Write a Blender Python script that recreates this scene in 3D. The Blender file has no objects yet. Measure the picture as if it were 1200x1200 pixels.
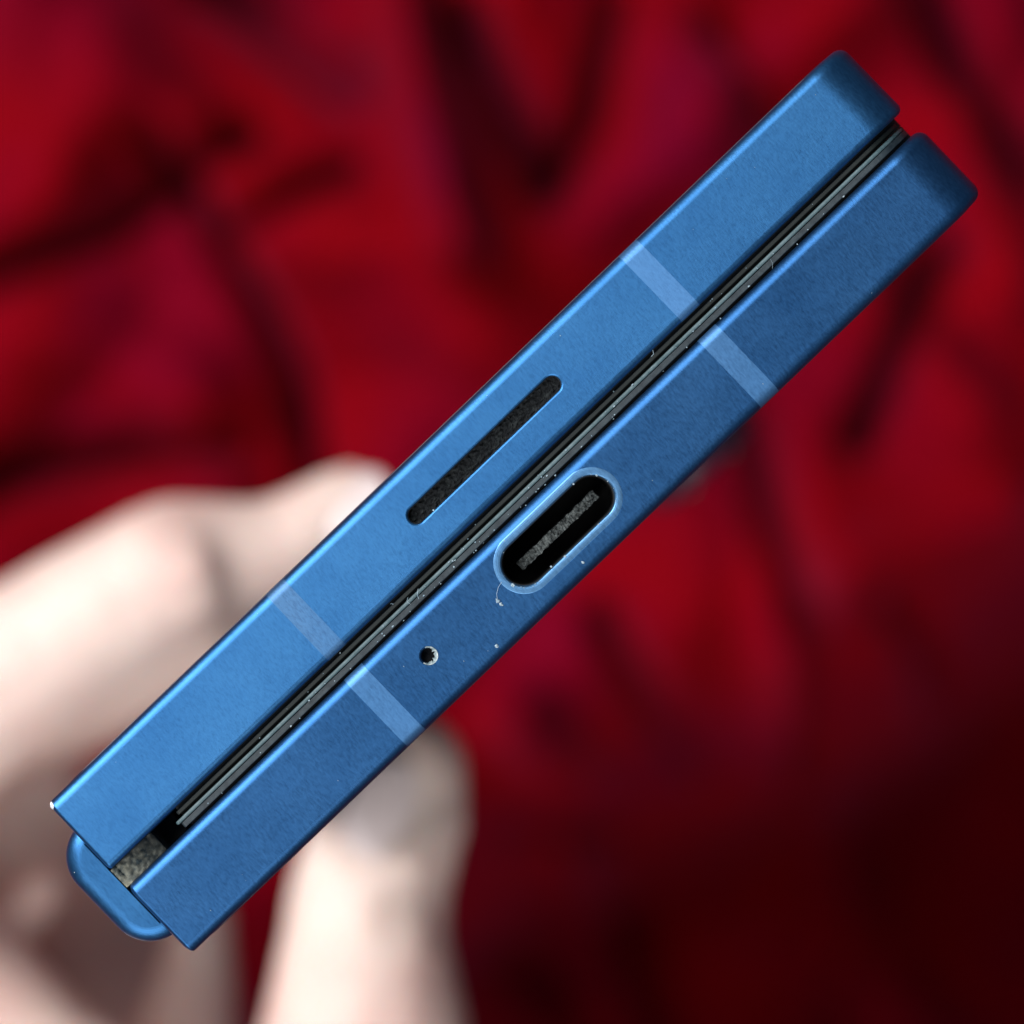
import bpy, bmesh, math, random
from mathutils import Vector, Matrix, noise
random.seed(7)
S = bpy.context.scene
C = S.collection
MM = 0.001
PX = 18.9                    # photograph pixels per millimetre on the phone's near edge

# ------------------------------------------------------------------ camera
FACE_Z = 0.310               # height of the phone's upturned edge above the blanket
DIST = 0.200                 # lens to that edge
cd = bpy.data.cameras.new('camera')
cam = bpy.data.objects.new('camera', cd); C.objects.link(cam)
cam.location = (0, 0, FACE_Z + DIST)
cd.sensor_width = 36.0
cd.lens = 36.0 * DIST / (1200 / PX * MM)
cd.clip_start = 0.01; cd.clip_end = 20
cd.dof.use_dof = True
cd.dof.focus_distance = DIST + 0.0003
cd.dof.aperture_fstop = cd.lens / 5.8
cd.dof.aperture_blades = 0
S.camera = cam

# ------------------------------------------------------------------ light
w = bpy.data.worlds.new('World'); S.world = w; w.use_nodes = True
bg = w.node_tree.nodes['Background']
bg.inputs[0].default_value = (0.75, 0.85, 1.0, 1)
bg.inputs[1].default_value = 0.11

def area(name, loc, target, sx, sy, power, col):
    d = bpy.data.lights.new(name, 'AREA'); d.shape = 'RECTANGLE'
    d.size = sx; d.size_y = sy; d.energy = power; d.color = col
    o = bpy.data.objects.new(name, d); C.objects.link(o)
    o.location = loc
    o.rotation_euler = (Vector(target) - Vector(loc)).to_track_quat('-Z', 'Y').to_euler()
    return o
area('window_light', (-1.35, 0.80, 1.20), (0, 0, 0.2), 0.75, 1.0, 33, (1.0, 0.98, 0.97))
area('overhead_fill', (-0.85, 0.60, 2.0), (0, 0, 0.2), 1.3, 1.3, 34, (0.95, 0.98, 1.0))  # unseen soft overhead fill, added to light the upturned faces
area('room_fill', (-0.25, -1.35, 1.55), (0, 0, 0.2), 1.5, 1.5, 33, (1.0, 0.98, 0.97))  # unseen soft fill, added from the lower side to brighten the thumb

S.view_settings.view_transform = 'Standard'
S.view_settings.look = 'None'
S.view_settings.exposure = 0.0
S.view_settings.gamma = 1.0
S.view_settings.use_curve_mapping = False
S.render.engine = 'CYCLES'
S.cycles.use_denoising = True

# ------------------------------------------------------------------ helpers
def px(x, y, d):
    """a point seen at photograph pixel (x, y), d millimetres behind the phone's near edge"""
    k = (DIST / MM + d) / (DIST / MM)
    return Vector(((x - 600) / PX * k * MM, -(y - 600) / PX * k * MM, FACE_Z - d * MM))

def link(name, bm, mat, parent=None, scale=MM, smooth=False):
    me = bpy.data.meshes.new(name)
    if scale != 1: bmesh.ops.scale(bm, vec=(scale,) * 3, verts=bm.verts)
    bmesh.ops.recalc_face_normals(bm, faces=bm.faces)
    bm.to_mesh(me); bm.free()
    if smooth:
        for p in me.polygons: p.use_smooth = True
    me.materials.append(mat)
    o = bpy.data.objects.new(name, me); C.objects.link(o)
    if parent: o.parent = parent
    return o

def bake(o):
    """apply the modifiers of o"""
    dg = bpy.context.evaluated_depsgraph_get()
    me = bpy.data.meshes.new_from_object(o.evaluated_get(dg))
    o.modifiers.clear(); o.data = me

def drop(o):
    me = o.data; bpy.data.objects.remove(o); bpy.data.meshes.remove(me)

def rings(bm, loops, cap0=True, cap1=True):
    vs = [[bm.verts.new(p) for p in lp] for lp in loops]
    n = len(vs[0])
    for a, b in zip(vs, vs[1:]):
        for i in range(n):
            j = (i + 1) % n
            bm.faces.new((a[i], a[j], b[j], b[i]))
    if cap0: bm.faces.new(vs[0][::-1])
    if cap1: bm.faces.new(vs[-1])
    return vs

def rrect(x0, x1, y0, y1, r, inset=0.0, seg=14):
    """rounded rectangle, r = radii at (x0,y0) (x1,y0) (x1,y1) (x0,y1)"""
    out = []
    cs = [(x0 + r[0], y0 + r[0], r[0], 180), (x1 - r[1], y0 + r[1], r[1], 270),
          (x1 - r[2], y1 - r[2], r[2], 0), (x0 + r[3], y1 - r[3], r[3], 90)]
    for cx, cy, rr, a0 in cs:
        for k in range(seg + 1):
            a = math.radians(a0 + 90 * k / seg)
            out.append((cx + (rr - inset) * math.cos(a), cy + (rr - inset) * math.sin(a)))
    return out

def stadium(cx, cy, length, height, grow=0.0, seg=16):
    r = height / 2 + grow; h = length / 2 - height / 2
    out = []
    for k in range(seg + 1):
        a = math.radians(-90 + 180 * k / seg); out.append((cx + h + r * math.cos(a), cy + r * math.sin(a)))
    for k in range(seg + 1):
        a = math.radians(90 + 180 * k / seg); out.append((cx - h + r * math.cos(a), cy + r * math.sin(a)))
    return out

def box(bm, x0, x1, y0, y1, z0, z1):
    rings(bm, [[(x0, y0, z), (x1, y0, z), (x1, y1, z), (x0, y1, z)] for z in (z0, z1)])

# ------------------------------------------------------------------ materials
def mat(name):
    m = bpy.data.materials.new(name); m.use_nodes = True
    nt = m.node_tree
    return m, nt, nt.nodes['Principled BSDF']

def ramp(nt, src, stops):
    r = nt.nodes.new('ShaderNodeValToRGB')
    el = r.color_ramp.elements
    el[0].position, el[0].color = stops[0][0], (*stops[0][1], 1)
    el[1].position, el[1].color = stops[-1][0], (*stops[-1][1], 1)
    for p, c in stops[1:-1]:
        e = el.new(p); e.color = (*c, 1)
    nt.links.new(src, r.inputs[0])
    return r.outputs[0]

def tex_noise(nt, scale, detail=4, rough=0.55, stretch=(1, 1, 1), rot=0.0):
    tc = nt.nodes.new('ShaderNodeTexCoord'); mp = nt.nodes.new('ShaderNodeMapping')
    mp.inputs['Scale'].default_value = stretch; mp.inputs['Rotation'].default_value = (0, 0, rot)
    n = nt.nodes.new('ShaderNodeTexNoise')
    n.inputs['Scale'].default_value = scale; n.inputs['Detail'].default_value = detail
    n.inputs['Roughness'].default_value = rough
    nt.links.new(tc.outputs['Object'], mp.inputs[0]); nt.links.new(mp.outputs[0], n.inputs['Vector'])
    return n.outputs['Fac']

def bump(nt, b, src, strength, dist):
    bp = nt.nodes.new('ShaderNodeBump')
    bp.inputs['Strength'].default_value = strength; bp.inputs['Distance'].default_value = dist
    nt.links.new(src, bp.inputs['Height'])
    nt.links.new(bp.outputs[0], b.inputs['Normal'])
    return bp

def mix(nt, fac, a, b, mode='MIX'):
    m = nt.nodes.new('ShaderNodeMix'); m.data_type = 'RGBA'; m.blend_type = mode
    for s, v in ((m.inputs[0], fac), (m.inputs[6], a), (m.inputs[7], b)):
        if hasattr(v, 'is_linked'): nt.links.new(v, s)
        elif isinstance(v, (int, float)): s.default_value = v
        else: s.default_value = (*v, 1)
    return m.outputs[2]

def anodised(name, c_lo, c_hi, rough=0.40, metallic=0.95, amount=0.26):
    m, nt, b = mat(name)
    fine = tex_noise(nt, 7600, 3, 0.6, (1, 0.33, 1), math.radians(-62))
    broad = tex_noise(nt, 110, 8, 0.68)
    col = ramp(nt, broad, [(0.3, c_lo), (0.7, c_hi)])
    sp = ramp(nt, fine, [(0.3, (0.74, 0.76, 0.80)), (0.5, (1, 1, 1)), (0.75, (1.22, 1.20, 1.16))])
    col = mix(nt, amount * 2, col, sp, 'MULTIPLY')
    nt.links.new(col, b.inputs['Base Color'])
    b.inputs['Metallic'].default_value = metallic
    rr = nt.nodes.new('ShaderNodeMapRange')
    rr.inputs[1].default_value = 0.3; rr.inputs[2].default_value = 0.7
    rr.inputs[3].default_value = rough - 0.07; rr.inputs[4].default_value = rough + 0.09
    smear = tex_noise(nt, 300, 6, 0.7, (0.35, 1, 1), math.radians(-20))
    rm = nt.nodes.new('ShaderNodeMath'); rm.operation = 'MULTIPLY_ADD'
    rm.inputs[1].default_value = 0.5; nt.links.new(fine, rm.inputs[0])
    rs = nt.nodes.new('ShaderNodeMath'); rs.operation = 'MULTIPLY'; rs.inputs[1].default_value = 0.5
    nt.links.new(smear, rs.inputs[0]); nt.links.new(rs.outputs[0], rm.inputs[2])
    nt.links.new(rm.outputs[0], rr.inputs[0]); nt.links.new(rr.outputs[0], b.inputs['Roughness'])
    bump(nt, b, fine, 0.25, 0.00003)
    return m

M_BLUE = anodised('anodised_blue', (0.023, 0.102, 0.255), (0.036, 0.140, 0.315))
M_BLUE_SHADED = anodised('anodised_blue_shaded', (0.020, 0.085, 0.225), (0.033, 0.118, 0.285), 0.40)  # same blue as the other half, darkened: its shade is in the colour
M_BAND = anodised('antenna_plastic', (0.055, 0.17, 0.37), (0.068, 0.187, 0.392), 0.42, 0.75, 0.25)
M_RIM_LIT = anodised('anodised_rim_lit', (0.08, 0.21, 0.40), (0.11, 0.25, 0.45), 0.42)  # paler blue: light caught on the worn port lip, put into the colour
M_BAND_WORN = anodised('antenna_plastic_worn', (0.032, 0.122, 0.28), (0.066, 0.152, 0.29), 0.46, 0.75, 0.5)

def plain(name, c0, c1, rough, scale=900, metallic=0.0, bmp=0.2, stops=(0.35, 0.7)):
    m, nt, b = mat(name)
    n = tex_noise(nt, scale, 5, 0.65)
    nt.links.new(ramp(nt, n, [(stops[0], c0), (stops[1], c1)]), b.inputs['Base Color'])
    b.inputs['Roughness'].default_value = rough; b.inputs['Metallic'].default_value = metallic
    bump(nt, b, n, bmp, 0.0001)
    return m
M_BLACK = plain('black_plastic', (0.002, 0.0025, 0.003), (0.006, 0.007, 0.007), 0.8)
M_GASKET = plain('dark_gasket', (0.003, 0.007, 0.0065), (0.009, 0.015, 0.014), 0.6, 700)
M_BEZEL = plain('grey_bezel', (0.040, 0.078, 0.088), (0.10, 0.15, 0.165), 0.5, 1500)
M_BEZEL2 = plain('dark_grey_bezel', (0.007, 0.014, 0.020), (0.028, 0.043, 0.052), 0.5, 1800)
M_SPEAKER = plain('dusty_speaker_cloth', (0.004, 0.006, 0.008), (0.045, 0.055, 0.055), 0.9, 3000, 0, 0.6, (0.52, 0.80))
M_TONGUE = plain('dusty_connector', (0.007, 0.010, 0.010), (0.14, 0.155, 0.15), 0.85, 3600, 0, 0.8, (0.35, 0.65))
M_HINGE = plain('dusty_hinge_steel', (0.03, 0.045, 0.05), (0.27, 0.26, 0.20), 0.7, 1800, 0.5, 0.7, (0.35, 0.72))
M_CHIP = plain('bare_metal', (0.55, 0.62, 0.66), (0.9, 0.92, 0.92), 0.4, 4000, 0.5)
M_WEAR = plain('worn_edge', (0.10, 0.17, 0.20), (0.50, 0.56, 0.56), 0.6, 5200, 0.2, 0.6)
M_DUST = plain('dust', (0.16, 0.25, 0.32), (0.40, 0.48, 0.52), 0.9, 4000)
M_GLASS = plain('dark_blue_glass', (0.004, 0.012, 0.03), (0.006, 0.016, 0.038), 0.3, 50, 0, 0.0)
M_LENS = plain('lens_black', (0.004, 0.004, 0.006), (0.008, 0.008, 0.012), 0.08, 50, 0, 0.0)

def skin_material():
    m, nt, b = mat('skin')
    n1 = tex_noise(nt, 48, 5, 0.6); n2 = tex_noise(nt, 420, 5, 0.6, (1, 1, 0.4))
    col = ramp(nt, n1, [(0.32, (0.67, 0.43, 0.38)), (0.5, (0.70, 0.53, 0.465)), (0.68, (0.72, 0.59, 0.52))])
    nt.links.new(col, b.inputs['Base Color'])
    b.inputs['Roughness'].default_value = 0.5
    b.inputs['Subsurface Weight'].default_value = 0.35
    b.inputs['Subsurface Radius'].default_value = (1.0, 0.35, 0.2)
    b.inputs['Subsurface Scale'].default_value = 0.004
    bump(nt, b, n2, 0.45, 0.0012)
    return m
M_SKIN = skin_material()
M_NAIL = plain('nail', (0.70, 0.58, 0.56), (0.74, 0.62, 0.60), 0.3, 90, 0, 0.0)

def velvet():
    m, nt, b = mat('red_velvet')
    n1 = tex_noise(nt, 16, 3, 0.5); n2 = tex_noise(nt, 1500, 3, 0.6)
    col = ramp(nt, n1, [(0.3, (0.11, 0.0004, 0.010)), (0.55, (0.175, 0.0003, 0.003)), (0.75, (0.12, 0.0008, 0.016))])
    nt.links.new(col, b.inputs['Base Color'])
    b.inputs['Roughness'].default_value = 0.75
    b.inputs['Specular IOR Level'].default_value = 0.02
    b.inputs['Sheen Weight'].default_value = 0.12
    b.inputs['Sheen Roughness'].default_value = 0.35
    b.inputs['Sheen Tint'].default_value = (1.0, 0.10, 0.28, 1)
    bump(nt, b, n2, 0.5, 0.0006)
    return m
M_VELVET = velvet()

# ------------------------------------------------------------------ setting: the crumpled blanket
def seg_dist(p, a, b):
    ab = b - a; t = max(0, min(1, (p - a).dot(ab) / ab.length_squared))
    return (p - a - ab * t).length
# folds: polyline in photograph pixels (as seen on the blanket), half width px, height mm
FOLDS = [
    ([(455, -40), (490, 110), (545, 300)], 34, 13), ([(140, 40), (240, 170)], 60, 7),
    ([(60, 400), (200, 460), (270, 600)], 70, 8), ([(330, 240), (470, 300), (600, 480)], 80, 7),
    ([(700, 260), (860, 120), (1000, 20)], 60, 9), ([(960, 330), (1120, 480)], 70, 8),
    ([(1120, 160), (1180, 330)], 50, 9), ([(600, 850), (680, 930)], 45, 12),
    ([(980, 660), (1060, 640), (1180, 600)], 45, 12), ([(930, 760), (940, 860)], 28, 8),
    ([(-60, 330), (60, 250), (120, 120)], 60, 7), ([(780, 60), (860, 260)], 60, 7),
    ([(250, -40), (420, 90)], 34, -12), ([(190, 160), (265, 290), (330, 430), (370, 560)], 22, -13),
    ([(-40, 330), (130, 265), (300, 150)], 26, -11), ([(280, 270), (420, 190)], 18, -9),
    ([(540, 20), (590, 130), (640, 200)], 34, -16), ([(0, 570), (260, 530)], 34, -11),
    ([(720, 0), (690, 130), (640, 230)], 26, -10), ([(1110, 290), (1040, 400), (1000, 520)], 24, -17),
    ([(1090, 0), (1150, 110), (1230, 200)], 30, -15), ([(850, 40), (960, 200), (1060, 260)], 20, -8),
    ([(870, 500), (940, 700), (1010, 1000)], 28, -14), ([(700, 720), (870, 960)], 26, -9),
    ([(1050, 700), (1200, 860)], 30, -10), ([(600, 1000), (760, 1060)], 30, -10),
]
kb = (DIST + FACE_Z) / DIST / PX * MM
def wp(x, y): return Vector(((x - 600) * kb, -(y - 600) * kb))
FW = [([wp(*p) for p in pl], hw * (0.9 if h > 0 else 0.72) * kb, h * (1.5 if h > 0 else 1.6) * MM) for pl, hw, h in FOLDS]
def blanket_height(x, y):
    p = Vector((x, y)); z = 0.0
    wob = Vector((noise.noise((x * 22, y * 22, 1)), noise.noise((x * 22, y * 22, 5)))) * 0.004
    q = p + wob
    for pl, hw, h in FW:
        d = min(seg_dist(q, a, b) for a, b in zip(pl, pl[1:]))
        if d < hw * 3: z += h * math.exp(-(d / hw) ** 2)
    z += 0.012 * noise.noise((x * 9, y * 9, 3.3)) + 0.005 * noise.noise((x * 26, y * 26, 8.1))
    ridge = 1 - abs(noise.noise((x * 13 + 4, y * 13, 2.2)))
    z += 0.009 * ridge ** 4
    r2 = abs(noise.noise((x * 24 + 9, y * 24, 6.2)))
    z -= 0.006 * (1 - min(1, r2 * 3.2)) ** 2
    # deep hollow and unseen rise beyond it, added to keep the lower right dark
    t = (x * 0.46 - y * 0.89) - 0.018 + 0.02 * noise.noise((x * 8, y * 8, 11))
    def step(a, b):
        q = max(0.0, min(1.0, (t - a) / (b - a))); return q * q * (3 - 2 * q)
    side = max(0.0, min(1.0, (x + 0.12) / 0.10))
    z += side * step(0.0, 0.05) * (0.020 * noise.noise((x * 20, y * 20, 4.4)) + 0.022 * (1 - abs(noise.noise((x * 26 + y * 9, y * 14, 7.7)))) ** 5)
    z += side * (-0.20 * step(0, 0.075) + 0.29 * step(0.125, 0.20))
    return z
def build_blanket():
    N, H = 400, 0.55
    def f(i):
        t = 2 * i / (N - 1) - 1
        return H * (0.30 * t + 0.70 * t ** 3)
    vs, fs = [], []
    for j in range(N):
        for i in range(N):
            x, y = f(i), f(j)
            vs.append((x, y, blanket_height(x, y)))
    for j in range(N - 1):
        for i in range(N - 1):
            a = j * N + i; fs.append((a, a + 1, a + N + 1, a + N))
    me = bpy.data.meshes.new('blanket'); me.from_pydata(vs, [], fs)
    for p in me.polygons: p.use_smooth = True
    me.materials.append(M_VELVET)
    o = bpy.data.objects.new('blanket', me); C.objects.link(o)
    o['kind'] = 'structure'
    return o
build_blanket()

# ------------------------------------------------------------------ the folding phone
phone = bpy.data.objects.new('folding_phone', None); C.objects.link(phone)
phone.location = (0, 0, FACE_Z); phone.rotation_euler = (0, 0, math.radians(43.8))
phone['label'] = 'dark blue folding phone, closed, its edge with charging port turned up, held in hand'
phone['category'] = 'phone'

X0, X1, ZL = -632 / PX, 666 / PX, -153.0
BEV = 0.72
RIM = {'upper': (0.46, 0.72), 'lower': (0.72, 0.72)}      # rounding of the two long edges of each half
def y_of(n): return -n / PX
HALF = {'upper': (y_of(-23), y_of(-130), math.tan(math.radians(3.0))),
        'lower': (y_of(114), y_of(6), math.tan(math.radians(-1.5)))}
def shear(bm, half):
    y0, y1, t = HALF[half]
    for v in bm.verts: v.co.z -= t * (v.co.y - (y0 + y1) / 2)

def profile(y0, y1, b, seg=14):
    """(inset, y) steps across the thickness with rounded rims"""
    out = []
    b0, b = b if isinstance(b, tuple) else (b, b)
    for k in range(seg + 1):
        a = math.radians(90 * k / seg); out.append((b0 - b0 * math.sin(a), y0 + b0 - b0 * math.cos(a)))
    for k in range(seg + 1):
        a = math.radians(90 * k / seg); out.append((b - b * math.cos(a), y1 - b + b * math.sin(a)))
    return out

def housing_mesh(half):
    y0, y1, _ = HALF[half]
    bm = bmesh.new()
    loops = []
    for ins, y in profile(y0, y1, RIM[half]):
        # the hinge end has tighter edges than the outer end
        loops.append([(X0 + (x - X0) * 0.45 if x < X0 + 0.76 else x, y, z) for x, z in rrect(X0, X1, ZL, 0, (0.75, 3.1, 3.1, 0.75), ins, 48)])
    rings(bm, loops)
    shear(bm, half)
    return bm

def cutter(half, pts):
    """pts: list of (z, outline)"""
    bm = bmesh.new()
    rings(bm, [[(x, y, z) for x, y in ol] for z, ol in pts])
    shear(bm, half)
    return link('cutter', bm, M_BLACK, phone)

def carve(o, cs, m):
    for c in cs:
        md = o.modifiers.new('cut', 'BOOLEAN'); md.operation = 'DIFFERENCE'; md.solver = 'EXACT'; md.object = c
    bpy.context.view_layer.update()
    bake(o)
    for c in cs: drop(c)
    o.data.materials.clear(); o.data.materials.append(m)
    for p in o.data.polygons: p.material_index = 0

SPK = (27 / PX, y_of(-75), 241 / PX, 20.5 / PX)          # centre x, centre y, length, height
PORT = (24 / PX, y_of(53), 164 / PX, 54 / PX)
MIC = (-187 / PX, y_of(54), 20.1 / PX, 20 / PX)
def flare(shape, steps):
    return [(z, stadium(*shape, grow=g)) for z, g in steps]

front = link('housing', housing_mesh('upper'), M_BLUE, phone)
front['label'] = 'phone half with a long dusty speaker slot'
carve(front, [cutter('upper', flare(SPK, [(-2.2, 0), (-0.14, 0), (-0.04, 0.05), (0.0, 0.14), (1.0, 0.9)]))], M_BLUE)
rear = link('housing', housing_mesh('lower'), M_BLUE, phone)
rear['label'] = 'phone half with oval charging port and pinhole microphone'
carve(rear, [cutter('lower', flare(PORT, [(-7.5, 0), (-0.42, 0), (-0.22, 0.02), (-0.13, 0.08), (-0.08, 0.20), (-0.035, 0.36), (0.0, 0.50), (1, 1.4)])),
             cutter('lower', flare(MIC, [(-3.0, -0.06), (-0.35, -0.06), (-0.06, 0.0), (0, 0.08), (1.0, 0.6)]))], M_BLUE_SHADED)

def antenna_band(half, u0, u1, m, parent):
    y0, y1, _ = HALF[half]; e = 0.016; b0, b1 = RIM[half]
    def path(off):
        p = [(y0 - off, -5.0)]
        for k in range(13):
            a = math.radians(180 - 90 * k / 12); p.append((y0 + b0 + (b0 + off) * math.cos(a), -b0 + (b0 + off) * math.sin(a)))
        for k in range(13):
            a = math.radians(90 - 90 * k / 12); p.append((y1 - b1 + (b1 + off) * math.cos(a), -b1 + (b1 + off) * math.sin(a)))
        p.append((y1 + off, -5.0))
        return p
    sec = path(e) + path(-0.08)[::-1]
    bm = bmesh.new()
    rings(bm, [[(x, y, z) for y, z in sec] for x in (u0 / PX, u1 / PX)])
    shear(bm, half)
    return link('antenna_band', bm, m, parent)
antenna_band('upper', 298, 327, M_BAND, front)
o = antenna_band('upper', -276, -248, M_BAND_WORN, front); o['label'] = 'scuffed grey-blue antenna band'
antenna_band('lower', 296, 325, M_BAND, rear)
antenna_band('lower', -279, -250, M_BAND, rear)

def tube(name, half, shape, g_out, g_in, z0, z1, m, parent):
    bm = bmesh.new()
    lo, li = stadium(*shape, grow=g_out), stadium(*shape, grow=g_in)
    loops = [[(x, y, z0) for x, y in lo], [(x, y, z1) for x, y in lo], [(x, y, z1) for x, y in li], [(x, y, z0) for x, y in li]]
    loops.append(loops[0]); rings(bm, loops, False, False)
    bmesh.ops.remove_doubles(bm, verts=bm.verts, dist=1e-5)
    shear(bm, half)
    return link(name, bm, m, parent)
def plate(name, half, outline, z0, z1, m, parent):
    bm = bmesh.new(); rings(bm, [[(x, y, z) for x, y in outline] for z in (z0, z1)])
    shear(bm, half)
    return link(name, bm, m, parent)

# speaker: a rough cloth at the bottom of the slot
def speaker_cloth():
    cx, cy, L, Hh = SPK
    bm = bmesh.new()
    nx, ny = 150, 14
    g = [[bm.verts.new((cx - L / 2 + L * i / nx, cy - Hh / 2 + Hh * j / ny,
          -0.80 + 0.22 * noise.noise((i * 0.30, j * 0.45, 2)) + 0.10 * noise.noise((i * 0.9, j * 0.9, 7)))) for i in range(nx + 1)] for j in range(ny + 1)]
    for j in range(ny):
        for i in range(nx): bm.faces.new((g[j][i], g[j][i + 1], g[j + 1][i + 1], g[j + 1][i]))
    r = bmesh.ops.extrude_face_region(bm, geom=bm.faces[:])
    for v in [e for e in r['geom'] if isinstance(e, bmesh.types.BMVert)]: v.co.z = -2.0
    shear(bm, 'upper')
    return link('speaker_cloth', bm, M_SPEAKER, front)
speaker_cloth()
tube('slot_wall', 'upper', SPK, 0.004, -0.03, -2.1, -0.22, M_BLACK, front)
# charging port
tube('port_shell', 'lower', PORT, 0.004, -0.06, -7.4, -0.46, M_BLACK, rear)
plate('port_floor', 'lower', stadium(*PORT, grow=-0.07), -7.4, -6.3, M_BLACK, rear)
def tongue():
    cx, cy, L, Hh = PORT
    bm = bmesh.new()
    nx, ny = 110, 8; l, h = 6.6, 0.62
    top = [[bm.verts.new((cx - l / 2 + l * i / nx, cy - h / 2 + h * j / ny + 0.07 * noise.noise((i * 0.21, j * 0.3, 4)),
            -1.45 - 0.5 * (2 * i / nx - 1) ** 4 + 0.22 * noise.noise((i * 0.4, j * 0.4, 9)) + 0.10 * noise.noise((i * 1.1, j, 2)))) for i in range(nx + 1)] for j in range(ny + 1)]
    for j in range(ny):
        for i in range(nx): bm.faces.new((top[j][i], top[j][i + 1], top[j + 1][i + 1], top[j + 1][i]))
    r = bmesh.ops.extrude_face_region(bm, geom=bm.faces[:])
    for v in [e for e in r['geom'] if isinstance(e, bmesh.types.BMVert)]: v.co.z = -6.2
    shear(bm, 'lower')
    return link('port_tongue', bm, M_TONGUE, rear)
tongue()
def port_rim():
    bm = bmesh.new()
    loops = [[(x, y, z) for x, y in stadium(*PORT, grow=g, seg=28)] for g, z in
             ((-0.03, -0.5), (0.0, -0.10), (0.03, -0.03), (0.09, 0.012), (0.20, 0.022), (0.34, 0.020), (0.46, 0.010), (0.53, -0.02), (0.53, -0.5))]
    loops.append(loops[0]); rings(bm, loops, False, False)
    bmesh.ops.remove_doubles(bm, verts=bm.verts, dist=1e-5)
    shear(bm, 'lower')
    return link('port_rim', bm, M_RIM_LIT, rear)
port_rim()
# microphone pinhole: black floor and a worn bright rim on one side
plate('microphone_floor', 'lower', stadium(*MIC, grow=-0.07), -2.9, -1.2, M_BLACK, rear)
def mic_wear():
    cx, cy, L, Hh = MIC
    bm = bmesh.new(); r0 = Hh / 2
    N = 26
    a0, a1 = math.radians(-165), math.radians(75)
    tp, bt = [], []
    for k in range(N + 1):
        a = a0 + (a1 - a0) * k / N - math.radians(5)
        w = max(0.0, math.sin(math.pi * k / N)) ** 0.6
        ri = r0 + 0.05 - (0.24 + 0.22 * noise.noise((k * 0.55, 3, 1))) * w
        ro = r0 + 0.055
        c, s = math.cos(a), math.sin(a)
        tp.append([bm.verts.new((cx + ro * c, cy + ro * s, 0.004)), bm.verts.new((cx + (r0 - 0.02) * c, cy + (r0 - 0.02) * s, -0.05 + 0.03 * noise.noise((k, 1, 1)))),
                   bm.verts.new((cx + ri * c, cy + ri * s, -0.30)), bm.verts.new((cx + ro * c, cy + ro * s, -0.33))])
    for a, b in zip(tp, tp[1:]):
        for q in range(4):
            bm.faces.new((a[q], a[(q + 1) % 4], b[(q + 1) % 4], b[q]))
    bm.faces.new(tp[0]); bm.faces.new(tp[-1][::-1])
    shear(bm, 'lower')
    return link('worn_rim', bm, M_WEAR, rear)
mic_wear()

# covers on the two outer sides and the screens folded inwards
def side_panel(name, y0, y1, m, parent, x0=X0 + 1.2, x1=X1 - 1.2, z0=ZL + 1.2, z1=-1.2, r=2.2):
    bm = bmesh.new()
    b = min(abs(y1 - y0) * 0.45, 0.3)
    loops = [[(x, y, z) for x, z in rrect(x0, x1, z0, z1, (r,) * 4, ins, 8)] for ins, y in profile(y0, y1, b, 4)]
    rings(bm, loops)
    return link(name, bm, m, parent)
yu0, yu1, _ = HALF['upper']; yl0, yl1, _ = HALF['lower']
side_panel('cover_screen', yu1 - 0.05, yu1 + 0.06, M_GLASS, front)
side_panel('rear_glass', yl0 - 0.06, yl0 + 0.05, M_GLASS, rear)
# camera island low on the rear glass
def camera_island():
    cx, cz, R = 18.0, -130.0, 7.0
    bm = bmesh.new()
    prof = [(R, 0.05), (R, -3.6), (R - 0.5, -4.3), (R - 1.2, -4.6)]
    rings(bm, [[(cx + r * math.cos(2 * math.pi * k / 48), yl0 + y, cz + r * math.sin(2 * math.pi * k / 48)) for k in range(48)] for r, y in prof])
    o = link('camera_island', bm, M_GLASS, phone)
    for dx, dz in ((-2.7, 2.0), (2.7, 2.0), (0, -2.8)):
        bm = bmesh.new()
        rings(bm, [[(cx + dx + r * math.cos(2 * math.pi * k / 32), yl0 + y, cz + dz + r * math.sin(2 * math.pi * k / 32)) for k in range(32)]
                   for r, y in ((2.1, -4.5), (2.1, -4.85), (1.9, -5.0), (1.4, -4.8))])
        link('camera_lens', bm, M_LENS, o)
camera_island()

def bezel(name, u0, u1, n0, n1, z0, z1, m, r=0.12, bev=0.07, wob=0.0):
    """strip lying in the gap between the halves"""
    bm = bmesh.new()
    x0, x1, y0, y1 = u0 / PX, u1 / PX, y_of(n1), y_of(n0)
    r = min(r, (y1 - y0) * 0.48)
    loops = []
    for z, ins in ((z0, 0), (z1 - bev, 0), (z1 - bev * 0.3, bev * 0.3), (z1, min(bev, r * 0.9))):
        loops.append([(x, y, z) for x, y in rrect(x0, x1, y0, y1, (r,) * 4, ins, 6)])
    rings(bm, loops)
    return link(name, bm, m, phone)
def layer(name, u0, u1, n0, n1, z1, m, r=3.6, bev=0.06):
    bm = bmesh.new()
    y0, y1 = y_of(n1), y_of(n0); b = min(bev, (y1 - y0) * 0.45)
    loops = [[(x, y, z) for x, z in rrect(u0 / PX, u1 / PX, -152, z1, (0.2, r, r, 0.2), ins, 16)] for ins, y in profile(y0, y1, b, 5)]
    rings(bm, loops)
    return link(name, bm, m, phone)
layer('inner_screen', -528, 655, -24.5, -11.1, -1.1, M_BLACK, 3.2)
layer('inner_screen', -528, 655, -10.9, 7.5, -1.1, M_BLACK, 3.2)
layer('screen_gasket', -530, 651, -19.0, -13.8, -0.62, M_GASKET, 3.2)
layer('screen_bezel', -538, 651, -10.2, -5.6, -0.30, M_BEZEL, 3.3, 0.10)
layer('bezel_edge', -534, 653, -5.0, 2.2, -0.42, M_BEZEL2, 3.3, 0.05)
bezel('hinge_core', -630, -545, -23.5, 6.5, -152, -5.0, M_BLACK)

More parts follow.
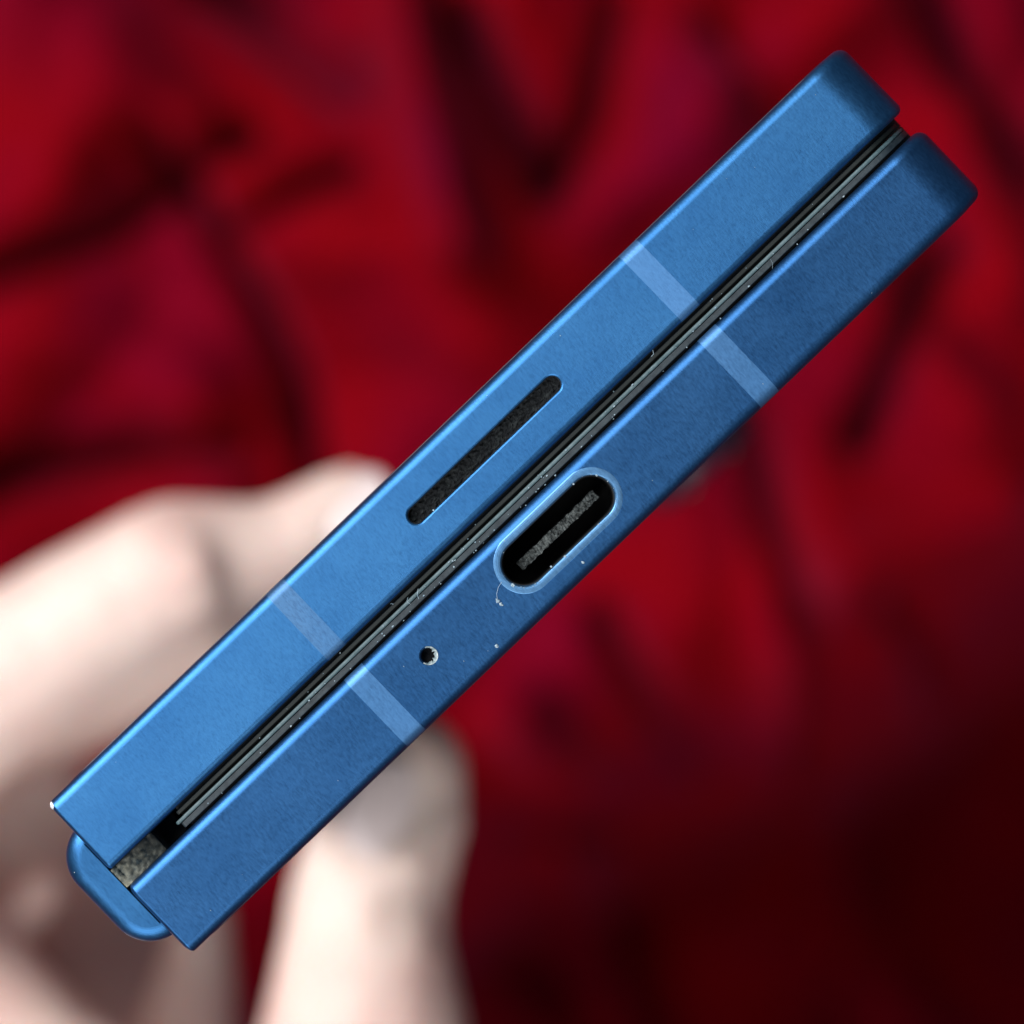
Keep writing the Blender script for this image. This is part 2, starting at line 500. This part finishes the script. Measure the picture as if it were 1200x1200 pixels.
# hinge spine behind the folded end
def hinge():
    bm = bmesh.new()
    x0, x1 = -676 / PX, -632.6 / PX
    b = 1.1; R = 2.7
    loops = [[(x, y, -152.0) for x, y in rrect(x0, x1, -4.45, 4.62, (R, 0.08, 0.08, R), 0, 20)]]
    for k in range(15):
        a = math.radians(90 * k / 14)
        loops.append([(x, y, -0.75 - b + b * math.sin(a)) for x, y in
                      rrect(x0 + b * (1 - math.cos(a)), x1, -4.45 + b * (1 - math.cos(a)), 4.62 - b * (1 - math.cos(a)), (R - b * (1 - math.cos(a)), 0.08, 0.08, R - b * (1 - math.cos(a))), 0, 20)])
    rings(bm, loops)
    sp = link('hinge_spine', bm, M_BLUE, phone)
    # dusty steel leaf between the two halves
    bm = bmesh.new()
    nx, ny = 36, 20
    xa, xb, ya, yb = -632.5 / PX, -572 / PX, y_of(5.4), y_of(-22.4)
    g = [[bm.verts.new((xa + (xb - xa) * i / nx, ya + (yb - ya) * j / ny,
          -0.70 - 1.5 * (i / nx) ** 2 + 0.10 * noise.noise((i * 0.3, j * 0.3, 5)) + 0.05 * noise.noise((i, j, 3)))) for i in range(nx + 1)] for j in range(ny + 1)]
    for j in range(ny):
        for i in range(nx): bm.faces.new((g[j][i], g[j][i + 1], g[j + 1][i + 1], g[j + 1][i]))
    r = bmesh.ops.extrude_face_region(bm, geom=bm.faces[:])
    for v in [e for e in r['geom'] if isinstance(e, bmesh.types.BMVert)]: v.co.z = -4.9
    link('hinge_leaf', bm, M_HINGE, phone)
    return sp
spine = hinge()

def lump(bm, c, r, sq=(1, 1, 1), seed=0, sub=2):
    ret = bmesh.ops.create_icosphere(bm, subdivisions=sub, radius=1.0)
    for v in ret['verts']:
        k = r * (1 + 0.8 * noise.noise(v.co * 1.9 + Vector((seed, seed * 0.3, 0))))
        v.co = Vector((v.co.x * k * sq[0], v.co.y * k * sq[1], v.co.z * k * sq[2])) + Vector(c)
def local(x, y):
    dx, dy = x - 600, y - 600
    a = math.radians(43.8); c, s = math.cos(a), math.sin(a)
    return (c * dx - s * dy) / PX, -(s * dx + c * dy) / PX
# paint chips
for (x, y, z, r, par) in ((62, 945, -0.42, 0.22, front), (88, 1024, -1.05, 0.15, spine)):
    bm = bmesh.new(); a, b = local(x, y); lump(bm, (a, b, z), r, (1, 1.2, 0.8), x)
    link('paint_chip', bm, M_CHIP, par)
# dust caught along the bezel, round the port and on the faces
def dust():
    bm = bmesh.new()
    def spk(u, n, z, r, sq=(1, 1, 0.6)): lump(bm, (u / PX, y_of(n), z), r, sq, random.random() * 50, 1)
    for k in range(80):                                   # along the bezel edge
        spk(random.triangular(-520, 620, 40), random.choice((random.gauss(1.5, 2.0), random.gauss(-8, 2))), -0.24, random.uniform(0.02, 0.055), (random.uniform(.6, 2), 1, .7))
    for k in range(14): spk(random.uniform(-480, 600), random.uniform(-21, -13), -0.42, random.uniform(0.02, 0.05))
    for k in range(34):                                   # port rim
        p = stadium(*PORT, grow=random.uniform(0.02, 0.16)); q = random.choice(p)
        t = random.random(); i = p.index(q); q2 = p[(i + 1) % len(p)]
        a, b = q[0] + (q2[0] - q[0]) * t, q[1] + (q2[1] - q[1]) * t
        lump(bm, (a, b, -0.01), random.uniform(0.02, 0.05), (1, 1, .8), k, 1)
    for x, y, r in ((592, 634, 0.15), (589, 641, 0.09), (601, 686, 0.14), (583, 704, 0.16), (587, 708, 0.12), (582, 757, 0.13),
                    (683, 659, 0.10), (699, 557, 0.08), (672, 567, 0.08), (473, 781, 0.06), (662, 652, 0.08), (646, 664, 0.08), (508, 598, 0.07)):
        a, b = local(x, y); lump(bm, (a, b, 0.0 if r > 0 else 0), r, (0.75, 1, 0.5), x, 2)
    for k in range(40):                                   # fine specks on both faces
        n = random.choice((random.uniform(-122, -92), random.uniform(-60, -30), random.uniform(14, 24), random.uniform(84, 108)))
        spk(random.uniform(-600, 600), n, -0.04 if n < 0 else -0.0, random.uniform(0.012, 0.028), (1, 1.6, .6))
    # lint fibres
    def fibre(pts, r=0.014):
        P = [Vector((*local(x, y), z)) for x, y, z in pts]; prev = None
        for i, p in enumerate(P):
            d = (P[min(i + 1, len(P) - 1)] - P[max(i - 1, 0)]).normalized()
            s = d.cross(Vector((0, 0, 1))).normalized(); t = s.cross(d)
            ring = [bm.verts.new(p + (s * math.cos(q) + t * math.sin(q)) * r) for q in (0, 2.1, 4.2)]
            if prev:
                for q in range(3): bm.faces.new((prev[q], prev[(q + 1) % 3], ring[(q + 1) % 3], ring[q]))
            prev = ring
    fibre([(588, 682, 0.1), (584, 688, .2), (582, 696, .16), (583, 703, 0.08)])
    fibre([(905, 315, 0.05), (905, 309, .25), (902, 304, .4)])
    fibre([(490, 690, 0), (489, 697, .1), (491, 702, 0.05)])
    fibre([(478, 700, 0), (477, 705, .1), (481, 708, 0.05)])
    fibre([(765, 410, -.1), (766, 415, .1), (763, 418, 0.05)])
    o = link('dust', bm, M_DUST, phone); o['kind'] = 'stuff'
dust()

# ------------------------------------------------------------------ the hand
def sphere_chain(bm, pts):
    """pts: (x px, y px, depth mm, radius mm); a row of overlapping balls, later fused into one skin"""
    P = [(px(x, y, d), r * MM) for x, y, d, r in pts]
    for (a, ra), (b, rb) in zip(P, P[1:]):
        n = max(2, int((b - a).length / (min(ra, rb) * 0.22)))
        for k in range(n + 1):
            t = k / n
            m = Matrix.Translation(a.lerp(b, t))
            bmesh.ops.create_icosphere(bm, subdivisions=2, radius=ra + (rb - ra) * t, matrix=m)
def build_hand():
    bm = bmesh.new()
    # index, middle, ring and little finger: knuckle, bend, end joint, tip
    sphere_chain(bm, [(-330, 1160, 128, 12), (-135, 885, 112, 10), (-20, 808, 111, 8.4), (110, 722, 110, 7.6), (205, 668, 110, 7.3), (262, 660, 111, 6.4), (318, 660, 112, 6.3), (372, 632, 112, 5.8), (410, 605, 112, 5.2)])
    sphere_chain(bm, [(-300, 1100, 142, 12), (-130, 865, 131, 9.5), (90, 765, 130, 7.8), (225, 712, 130, 7.4), (320, 690, 131, 6.4), (400, 620, 131, 5.3)])
    sphere_chain(bm, [(-260, 1100, 156, 12), (-110, 865, 148, 9.5), (110, 785, 147, 7.4), (240, 735, 147, 7), (330, 700, 148, 6), (395, 640, 148, 5.2)])
    sphere_chain(bm, [(-220, 1100, 172, 11), (-80, 875, 165, 8.5), (120, 810, 164, 6.6), (240, 770, 164, 6), (320, 720, 164, 5.2), (370, 680, 164, 4.8)])
    # thumb
    sphere_chain(bm, [(484, 897, 107, 5.3), (467, 950, 108, 7.0), (446, 1000, 108.5, 7.6), (432, 1055, 110, 8.0), (428, 1130, 110, 8.7), (428, 1230, 112, 10.6), (400, 1360, 118, 12), (250, 1560, 132, 16), (0, 1760, 150, 20)])
    sphere_chain(bm, [(504, 938, 104.0, 2.0), (496, 975, 103.0, 2.3), (474, 1008, 101.8, 2.5), (436, 1006, 102.2, 2.5), (416, 972, 103.6, 2.3)])
    for y, r in ((1062, 1.7), (1082, 1.9), (1106, 1.7)):
        sphere_chain(bm, [(372, y + 6, 104.4, r), (425, y, 102.0, r), (482, y + 6, 103.6, r)])
    for x, r in ((178, 1.9), (205, 2.1), (232, 1.8)):
        sphere_chain(bm, [(x - 14, 628, 105.5, r), (x, 664, 103.2, r), (x + 10, 705, 105.0, r)])
    # web between index and thumb, hollow palm and wrist
    sphere_chain(bm, [(-220, 1000, 120, 9), (-130, 1090, 127, 8), (-40, 1140, 132, 6.5), (70, 1232, 136, 5.2), (210, 1345, 134, 6), (400, 1360, 118, 10)])
    sphere_chain(bm, [(42, 1040, 140, 3.2), (-10, 1095, 138, 4), (-60, 1140, 136, 6)])
    sphere_chain(bm, [(236, 1075, 168, 3.6), (230, 1150, 166, 4.6), (212, 1260, 160, 7), (160, 1420, 156, 13)])
    sphere_chain(bm, [(-60, 930, 196, 13), (60, 1030, 200, 14), (110, 1150, 200, 14), (120, 1300, 190, 15), (60, 1500, 170, 20)])
    sphere_chain(bm, [(-220, 1030, 165, 15), (-200, 1250, 160, 18), (-100, 1500, 158, 20), (-120, 1800, 160, 24)])
    sphere_chain(bm, [(-330, 1160, 140, 14), (-260, 1400, 150, 20), (-120, 1800, 160, 24)])
    sphere_chain(bm, [(250, 1560, 140, 14), (60, 1560, 150, 20), (-100, 1600, 158, 20)])
    sphere_chain(bm, [(-120, 1800, 160, 26), (-420, 2500, 190, 30)])
    o = link('hand', bm, M_SKIN, None, 1)
    md = o.modifiers.new('r', 'REMESH'); md.mode = 'VOXEL'; md.voxel_size = 0.0009; md.use_smooth_shade = True
    sm = o.modifiers.new('s', 'SMOOTH'); sm.factor = 0.5; sm.iterations = 8
    bpy.context.view_layer.update(); bake(o)
    o.data.materials.clear(); o.data.materials.append(M_SKIN)
    for p in o.data.polygons: p.use_smooth = True; p.material_index = 0
    o['label'] = 'bare pale hand gripping the blue phone from its hinge side, out of focus'
    o['category'] = 'hand'
    return o
hand = build_hand()
def nail(c, axis, normal, width, length, curve):
    """a curved, slightly domed plate"""
    axis = axis.normalized(); side = axis.cross(normal).normalized(); normal = side.cross(axis).normalized()
    bm = bmesh.new(); nx, ny = 12, 12; top = []
    for j in range(ny + 1):
        v = -1 + 2 * j / ny; row = []
        wv = width * (1 - 0.28 * max(0, v) ** 3 - 0.35 * max(0, -v) ** 4)
        for i in range(nx + 1):
            u = -1 + 2 * i / nx
            ang = u * math.radians(58)
            p = c + side * (math.sin(ang) / math.sin(math.radians(58)) * wv / 2) + axis * (v * length / 2 * (1 - 0.12 * u * u)) \
                + normal * ((math.cos(ang) - 1) * curve - 0.0004 * v * v)
            row.append(bm.verts.new(p))
        top.append(row)
    for j in range(ny):
        for i in range(nx): bm.faces.new((top[j][i], top[j][i + 1], top[j + 1][i + 1], top[j + 1][i]))
    r = bmesh.ops.extrude_face_region(bm, geom=bm.faces[:])
    for v in [e for e in r['geom'] if isinstance(e, bmesh.types.BMVert)]: v.co -= normal * 0.0007
    return link('fingernail', bm, M_NAIL, hand, 1, True)
tb, tt = px(446, 1000, 110), px(482, 900, 112)
nail(px(463, 950, 100.6), tt - tb, Vector((0.22, -0.2, 1)), 0.0085, 0.0100, 0.0037)
nail(px(404, 590, 107.3), px(410, 605, 112) - px(350, 640, 112), Vector((-0.45, 0.5, 1)), 0.0080, 0.0090, 0.0036)
